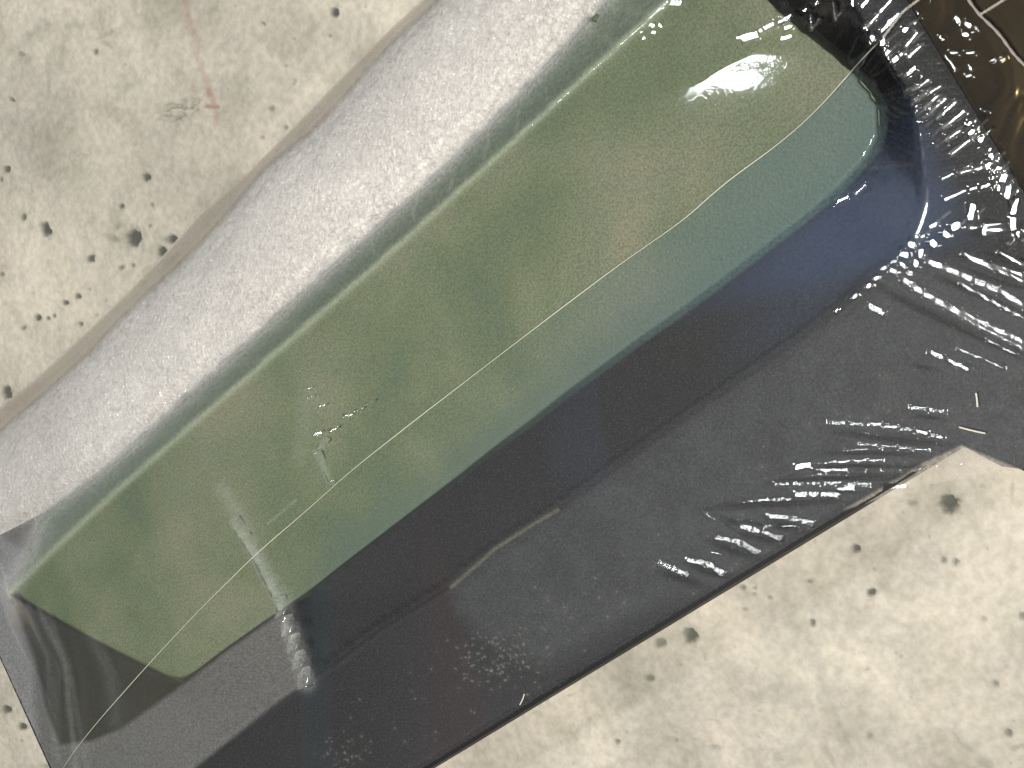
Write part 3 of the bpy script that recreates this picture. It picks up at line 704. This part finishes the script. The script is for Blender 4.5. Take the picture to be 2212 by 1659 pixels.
stone_g = [([(1490, 80), (1640, 105)], 3.5), ([(1600, 95), (1650, 118)], 6), ([(2140, 10), (2200, 25)], 6), ([(2090, 50), (2095, 55)], 4), ([(2000, 150), (2030, 180)], 4), ([(2055, 145), (2075, 180)], 3.5), ([(2015, 205), (2035, 215)], 4.5), ([(1940, 205), (1948, 213)], 3.5), ([(1955, 245), (1965, 253)], 4.5),
           ([(1330, 200), (1360, 255)], 2.8), ([(1238, 315), (1245, 345)], 5), ([(1180, 385), (1220, 340)], 4), ([(1255, 410), (1258, 420)], 6), ([(670, 710), (710, 733)], 3), ([(740, 680), (782, 722)], 2.8),
           ([(543, 975), (560, 1022)], 4.5), ([(630, 1000), (640, 1025)], 5), ([(290, 1040), (296, 1065)], 4.2), ([(155, 1180), (212, 1283)], 3.6), ([(248, 1268), (275, 1308)], 4), ([(115, 1355), (128, 1382)], 4), ([(190, 1405), (222, 1432)], 4), ([(75, 1495), (80, 1502)], 3), ([(30, 1450), (65, 1490)], 3), ([(430, 725), (425, 740)], 2.6), ([(900, 360), (903, 365)], 2.5), ([(65, 880), (67, 884)], 2.2), ([(360, 740), (362, 744)], 2)]
for p_, w_ in stone_g: glint(Z(z2, *p_), w_)
for p_, w_ in [([(1900, 40), (1932, 100)], 4.5), ([(1975, 130), (2000, 150)], 5), ([(2060, 980), (2110, 960)], 2.2), ([(2040, 1160), (2080, 1140)], 4), ([(2130, 1145), (2190, 1105)], 2.5), ([(1980, 930), (2030, 905)], 1.8), ([(1965, 870), (2020, 850)], 1.8), ([(1240, 590), (1242, 600)], 2.4), ([(1195, 590), (1196, 610)], 2.4), ([(1510, 565), (1512, 570)], 2.2), ([(1165, 742), (1172, 746)], 2.4)]: glint(Z(z4, *p_), w_)
for p_, w_ in [([(10, 1045), (80, 1020)], 2.6), ([(80, 1018), (220, 932)], 1.6), ([(180, 912), (215, 900)], 1.4), ([(5, 1150), (35, 1138)], 2)]: glint(Z(z5, *p_), w_)
# golden glints over the brown flap
gold = [((1775, 125), (1795, 140), 6), ((1830, 150), (1880, 180), 6), ((1885, 180), (1915, 190), 3), ((1810, 220), (1855, 230), 5.5), ((1665, 235), (1675, 250), 4.5), ((1710, 240), (1720, 242), 3), ((1730, 340), (1790, 343), 3.5), ((1830, 345), (1895, 340), 3.5),
        ((1705, 370), (1715, 385), 4.5), ((1740, 415), (1765, 445), 4.5), ((1855, 440), (1870, 447), 4.5), ((1830, 495), (1880, 485), 3), ((1520, 80), (1530, 95), 3.5), ((1550, 115), (1555, 120), 4), ((1600, 10), (1606, 12), 4), ((655, 20), (665, 40), 5), ((2000, 410), (2080, 365), 2.5), ((1930, 720), (1990, 718), 2)]
for a_, b_, w_ in gold: glint(Z(z3, a_, b_), w_)
# the swoosh and the soft big highlight on the stone top
hi = inpoly(x, y, [(1500, -30), (1500, -30), (1500, -30)])
sw = [z3(170, 470), z3(190, 400), z3(260, 300), z3(330, 250), z3(440, 225), z3(600, 150), z3(740, 92)]
dome((1597, 172), 100, 58, .085); dome(z3(2040, 1490), 34, 13, .12); glint([z3(2165, 1290), z3(2135, 1400), z3(2150, 1480)], 6); glint(sw, 6); glint([z3(395, 250), z3(470, 225)], 10, 1.0); glint([z3(760, 85), z3(900, 5)], 4.5); glint([z3(660, 180), z3(720, 165)], 5); glint([z3(640, 250), z3(700, 235)], 6)

# fade relief where the sheet meets the floor
OB = bicubic(np.maximum(obst, ZB), a, b)
FVt[..., 2] = np.where(OB > ZB+.003, np.maximum(HZ+add, np.minimum(OB-.0004, HZ)), HZ+add)

# film haze colours, some of them painted-in reflections
foam_px0 = FOAM_R+FOAM_L[::-1]
Rg = np.zeros(U.shape+(3,)); Rg[...] = (.55, .56, .60); A = np.full(U.shape, .012)
def haze(mask, col, al):
    w_ = np.clip(mask, 0, 1)*al
    nA = A+w_-A*w_; k_ = (w_/np.maximum(nA, 1e-6))[..., None]
    Rg[...] = Rg*(1-k_)+np.array(col)*k_; A[...] = nA
def lhaze(pts, fn, col, al):
    """haze along a short line, worked out only near it"""
    p_ = np.array(pts, float); x0, y0 = p_.min(0)-20; x1, y1 = p_.max(0)+20
    j0 = int(np.clip((x0-fu[0])/FS-20, 0, len(fu)-2)); j1 = int(np.clip((x1-fu[0])/FS+90, 1, len(fu)))
    i0 = int(np.clip((y0-fv[0])/FS-60, 0, len(fv)-2)); i1 = int(np.clip((y1-fv[0])/FS+25, 1, len(fv)))
    if j1 <= j0 or i1 <= i0: return
    sl = (slice(i0, i1), slice(j0, j1)); d, t = dseg(x[sl], y[sl], p_)
    w_ = np.clip(fn(d, t, x[sl], y[sl]), 0, 1)*al; nA = A[sl]+w_-A[sl]*w_; k_ = (w_/np.maximum(nA, 1e-6))[..., None]
    Rg[sl] = Rg[sl]*(1-k_)+np.array(col)*k_; A[sl] = nA
def soft(poly, s_=10):
    i_ = inpoly(x, y, poly); d, _ = dseg(x, y, list(poly)+[poly[0]]); return np.where(i_, .5+.5*np.clip(d/s_, 0, 1), .5-.5*np.clip(d/s_, 0, 1))
# film stuck to the card: greyer than the free film over the trough
stuck = [(984, 1265), (1071, 1189), (1137, 1146), (1237, 1083), (1475, 916), (1635, 803), (1808, 682), (1940, 570), (2100, 560), (2400, 700), (2400, 1040), (2000, 1000), (1800, 1120), (1560, 1265), (1420, 1310), (1180, 1440), (1040, 1370), (995, 1320)]
nz = vnoise(x, y, 18, 61)*.5+vnoise(x, y, 60, 62)*.5
haze(soft(stuck, 24)*(.75+.5*(nz-.5)), (.52, .55, .60), .062)
haze(soft([(423, 1656), (737, 1425), (984, 1265), (1040, 1370), (1180, 1440), (1560, 1265), (2100, 960), (1900, 1100), (917, 1670), (400, 1720)], 12), (.5, .48, .5), .012)
grayfilm = [(395, 1479), (500, 1400), (610, 1323), (650, 1440), (655, 1476), (583, 1529), (423, 1656), (360, 1720), (-300, 1900), (-300, 1300), (0, 1160), (97, 1106), (60, 1195), (22, 1285), (75, 1420), (100, 1530), (130, 1610), (200, 1600), (262, 1575)]
haze(soft(grayfilm, 5), (.52, .52, .50), .17)
haze(soft([(-300, 1300), (0, 1158), (60, 1195), (20, 1290), (70, 1440), (85, 1600), (-100, 1900)], 8), (.60, .60, .64), .12)
haze(soft([(22, 1290), (395, 1479), (262, 1575), (180, 1640), (118, 1600), (75, 1420)], 4), (.45, .45, .38), .03)
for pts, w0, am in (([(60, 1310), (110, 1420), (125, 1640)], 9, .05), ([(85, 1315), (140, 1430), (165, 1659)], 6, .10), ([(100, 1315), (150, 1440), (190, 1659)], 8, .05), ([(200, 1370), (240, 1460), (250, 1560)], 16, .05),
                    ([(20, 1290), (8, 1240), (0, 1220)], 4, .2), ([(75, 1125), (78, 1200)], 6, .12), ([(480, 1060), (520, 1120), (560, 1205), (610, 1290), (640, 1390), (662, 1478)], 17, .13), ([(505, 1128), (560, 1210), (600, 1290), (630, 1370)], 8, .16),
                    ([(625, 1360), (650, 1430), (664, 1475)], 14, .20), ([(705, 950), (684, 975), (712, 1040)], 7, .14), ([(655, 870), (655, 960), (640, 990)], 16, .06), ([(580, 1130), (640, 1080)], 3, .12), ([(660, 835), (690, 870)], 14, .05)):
    d, t = dseg(x, y, pts); haze(np.exp(-(d/w0)**2)*(.7+.6*vnoise(x, y, 12, 71)), (.72, .74, .72), am*.6)  # pale streaks: glare on the folds painted as whitened film
wig = vnoise(x+.6*y, y*.5-x*.4, 6, 95)+.5*vnoise(x, y, 3.5, 96)
haze(soft(foam_px0, 12)*(.5+.7*sm(.4, 1.2, wig)), (.88, .86, .85), .17)
# bluish reflection painted on the film between the weld and the lower edge, near end
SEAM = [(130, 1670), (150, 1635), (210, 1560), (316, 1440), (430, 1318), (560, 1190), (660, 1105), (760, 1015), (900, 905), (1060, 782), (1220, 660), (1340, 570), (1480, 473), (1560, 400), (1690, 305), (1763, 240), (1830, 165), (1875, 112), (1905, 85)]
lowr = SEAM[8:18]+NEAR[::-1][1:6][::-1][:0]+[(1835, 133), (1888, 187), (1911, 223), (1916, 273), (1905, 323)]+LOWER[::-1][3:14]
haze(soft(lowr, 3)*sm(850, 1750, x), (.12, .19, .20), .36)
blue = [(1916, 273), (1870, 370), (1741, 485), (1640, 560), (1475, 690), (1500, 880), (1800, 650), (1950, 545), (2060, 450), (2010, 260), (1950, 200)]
haze(soft(blue, 30)*sm(1500, 1800, x), (.12, .17, .30), .12)  # blue reflection on the film, painted as haze
haze(soft([(-250, 1080)]+FLAP_L[1:]+FOAM_L[::-1], 4), (.46, .41, .34), .55)
d, t = dseg(x, y, FLAP_L); haze(np.exp(-(d/5)**2), (.72, .66, .56), .35)
d, t = dseg(x, y, FOAM_L); haze(np.exp(-((d+0)/4)**2)*vnoise(x, y, 25, 81), (.30, .26, .22), .45)
d, t = dseg(x, y, BAND); haze(np.exp(-(d/26)**2)*(y < x*-.9+1400)*.8+np.exp(-(d/12)**2)*.5, (.50, .49, .47), .25)
d, t = dseg(x, y, ARRIS); haze(np.exp(-(d/8)**2), (.55, .60, .45), .22)
haze(soft(BAND+ARRIS[::-1], 5), (.38, .46, .36), .20)
tabfilm = [(1825, 1100), (1998, 998), (2078, 962), (2200, 1012), (2142, 1022), (1975, 1054)]
haze(soft(tabfilm, 3), (.50, .45, .38), .35)
# dark bands between the folds, painted in by thinning the haze
for pts, w0 in ((Z(z6, (980, 1140), (1350, 1180), (1740, 1230)), 7), (Z(z6, (900, 1282), (1200, 1270), (1560, 1290)), 5), (Z(z6, (830, 1370), (1100, 1355), (1560, 1365)), 5), (Z(z6, (560, 1472), (900, 1440), (1500, 1425)), 8), (Z(z6, (150, 1640), (500, 1600), (1050, 1590)), 9), (Z(z6, (900, 1530), (1150, 1525)), 4),
                (Z(z9, (160, 180), (300, 240), (480, 300)), 10), (Z(z9, (370, 130), (500, 170), (640, 200)), 9), (Z(z9, (550, 50), (700, 90), (840, 130)), 9), (Z(z9, (20, 320), (150, 390), (330, 420)), 9), (Z(z9, (-150, 390), (0, 440), (150, 480)), 10), (Z(z6, (1500, 1035), (1690, 1055)), 5), (Z(z6, (1500, 710), (1650, 740)), 5),
                (Z(z6, (1250, 180), (1500, 330), (1900, 520), (2300, 700)), 9), (Z(z6, (1650, 130), (1900, 240), (2300, 430)), 8), (Z(z6, (1750, 50), (2000, 150), (2300, 240)), 8)):
    d, t = dseg(x, y, pts); A *= 1-.85*np.exp(-(d/w0)**2)*np.sin(np.clip(t, .04, .96)*math.pi)**.4
# creases whitened along their crest, partly painted-in highlights
for p_, w_ in longs[:7]:
    d, t = dseg(x, y, Z(z6, *p_)); haze(np.exp(-(d/(w_*.8))**2)*(.5+.6*vnoise(x, y, 14, 77)), (.88, .86, .88), .22)
for a_, b_, w_ in comb:
    if w_ < 3.6:
        lhaze(Z(z3, a_, b_), lambda d, t, x, y: np.exp(-(d/3.2)**2)*(.3+.9*vnoise(x, y, 9, 78)), (.8, .8, .8), .18)
for a_, b_, w_ in comb[:47]:
    hd = np.array(z3(*b_)); tl = hd+np.array((.72, -.60))*random.uniform(18, 55)
    if hd[1] > 20:
        lhaze([hd, (hd+tl)/2+np.array((random.uniform(-2, 2), random.uniform(-2, 2))), tl], lambda d, t, x, y: np.exp(-(d/(3.4-1.6*t))**2)*(.35+.8*vnoise(x, y, 8, 79)), (.7, .7, .7), .14)
d, t = dseg(x, y, [(975, 1268), (1071, 1185), (1137, 1142), (1204, 1102)]); haze(np.exp(-(d/4)**2), (.50, .48, .32), .13)
# scuffs
for _ in range(260):
    c_ = np.array((random.gauss(1075, 45), random.gauss(1425, 28))) if _ < 120 else (np.array((random.gauss(740, 26), random.gauss(1625, 18))) if _ < 160 else np.array((random.uniform(700, 2100), 0)))
    if _ >= 160: c_[1] = 1659-(c_[0]-917)*.61-random.uniform(10, 260)
    an = random.uniform(0, 3.1); l_ = random.uniform(.5, 4 if _ < 160 else 1.5)
    m_ = (abs(x-c_[0]) < 9) & (abs(y-c_[1]) < 9); iw = np.where(m_)
    if len(iw[0]) == 0: continue
    d, t = dseg(x[iw], y[iw], [c_, c_+np.array((math.cos(an), math.sin(an)))*l_]); w_ = np.exp(-(d/1.7)**2)*random.uniform(.03, .15)
    A[iw] = A[iw]+w_-A[iw]*w_; Rg[iw] = .6
hz = np.concatenate([Rg, A[..., None]], -1)
# crinkle mask: strong over the foam
foam_px = FOAM_R+FOAM_L[::-1]
cr = np.zeros(U.shape+(4,)); cr[..., 3] = 1
cr[..., 0] = soft(foam_px, 10)*.9+.03*(x < 1700)*inpoly(x, y, ARRIS+LOWER[::-1])+.05*sm(900, 1200, x)*soft(stuck, 20)
# outline of the film
film_px = FLAP_L[::-1]+[(-300, 1120), (-300, 900), (0, 1418), (111, 1661), (180, 1800), (300, 2000), (360, 2000), (917, 1657), (1472, 1318), (1640, 1217), (1828, 1104), (1975, 1055), (2142, 1022), (2212, 1014), (2480, 1000), (2700, 1000), (2700, -400), (1300, -400)]
filmmask = inpoly(x, y, film_px)
film = grid_mesh('shrink_wrap', FVt, filmmask, M_film, {'haze': hz, 'crinkle': cr})
film.visible_shadow = True
tag(film, 'clear glossy shrink wrap film stretched and wrinkled over stone, foam and box', 'shrink wrap')

# things lying on the film: find the height under an image point
def on_film(p, lift=.0002):
    d = (x-p[0])**2+(y-p[1])**2; i = np.unravel_index(np.argmin(np.where(filmmask, d, 1e9)), d.shape)
    hz_ = FVt[i][2]+lift; return P(float(p[0]), float(p[1]), float(hz_))
def tube(name, pts3, rad, mat, parent=None, sides=6):
    pts3 = np.array(pts3); n = len(pts3); rad = np.broadcast_to(rad, (n,)); vs_ = []; fs = []
    for i in range(n):
        tdir = nrm(pts3[min(i+1, n-1)]-pts3[max(i-1, 0)]); sd = nrm(np.cross(tdir, (0, 0, 1))); up = np.cross(sd, tdir)
        for k in range(sides):
            a_ = 2*math.pi*k/sides; vs_.append(pts3[i]+rad[i]*(sd*math.cos(a_)+up*math.sin(a_)))
    for i in range(n-1):
        for k in range(sides): fs.append((i*sides+k, i*sides+(k+1) % sides, (i+1)*sides+(k+1) % sides, (i+1)*sides+k))
    fs.append(list(range(sides))[::-1]); fs.append([(n-1)*sides+k for k in range(sides)])
    return mesh(name, vs_, fs, mat, parent)
def smooth_line(pts, n):
    p = resample(pts, n); k = np.ones(7)/7
    for i in (0, 1):
        q = np.convolve(np.r_[[p[0, i]]*3, p[:, i], [p[-1, i]]*3], k, 'valid'); p[:, i] = q
    return p
sl = smooth_line(SEAM, 160)
sp3 = [on_film(p) for p in sl]
zs_ = np.array([p[2] for p in sp3]); zs_ = np.convolve(np.r_[[zs_[0]]*4, zs_, [zs_[-1]]*4], np.ones(9)/9, 'valid')+.0002
zs_ = np.maximum(zs_, np.array([p[2] for p in sp3])+.0002)
sp3 = [P(float(a_[0]), float(a_[1]), float(z_)+.0010*float(sm(1700, 1850, a_[0]))) for a_, z_ in zip(sl, zs_)]
tube('weld_seam', sp3, [.00009+.00005*math.sin(i*.11)**2 for i in range(len(sp3))], M_seam, film)
for pts in ([(2085, -12), (2115, 33), (2150, 62), (2175, 95), (2195, 125), (2225, 150), (2300, 230)], [(2115, 33), (2160, 5), (2200, -25)], [(1905, 85), (1950, 25), (2010, -20)]):
    s3 = [on_film(p, .0006) for p in smooth_line(pts, 40)]
    tube('loose_strand', s3, [.0002+.00018*abs(math.sin(i*.7+i*i*.01)) for i in range(40)], M_strand, film)
# lint
def lint(pts, r, label):
    o = tube('lint_fibre', [on_film(p, .0003) for p in smooth_line(pts, 14)], r, M_lint); tag(o, label, 'lint fibre')
lint([(1122, 1524), (1130, 1510), (1133, 1497)], .00016, 'short white lint fibre on dark card by the long lower box edge')
lint([z3(2212, 0) and z6(1900, 880), z6(1908, 930), z6(1912, 985)], .00022, 'pale golden lint fibre standing upright at right beside the film tear')
lint([z6(1780, 1105), z6(1870, 1130), z6(1975, 1152)], .0002, 'pale tan lint fibre lying flat just above the film flap')
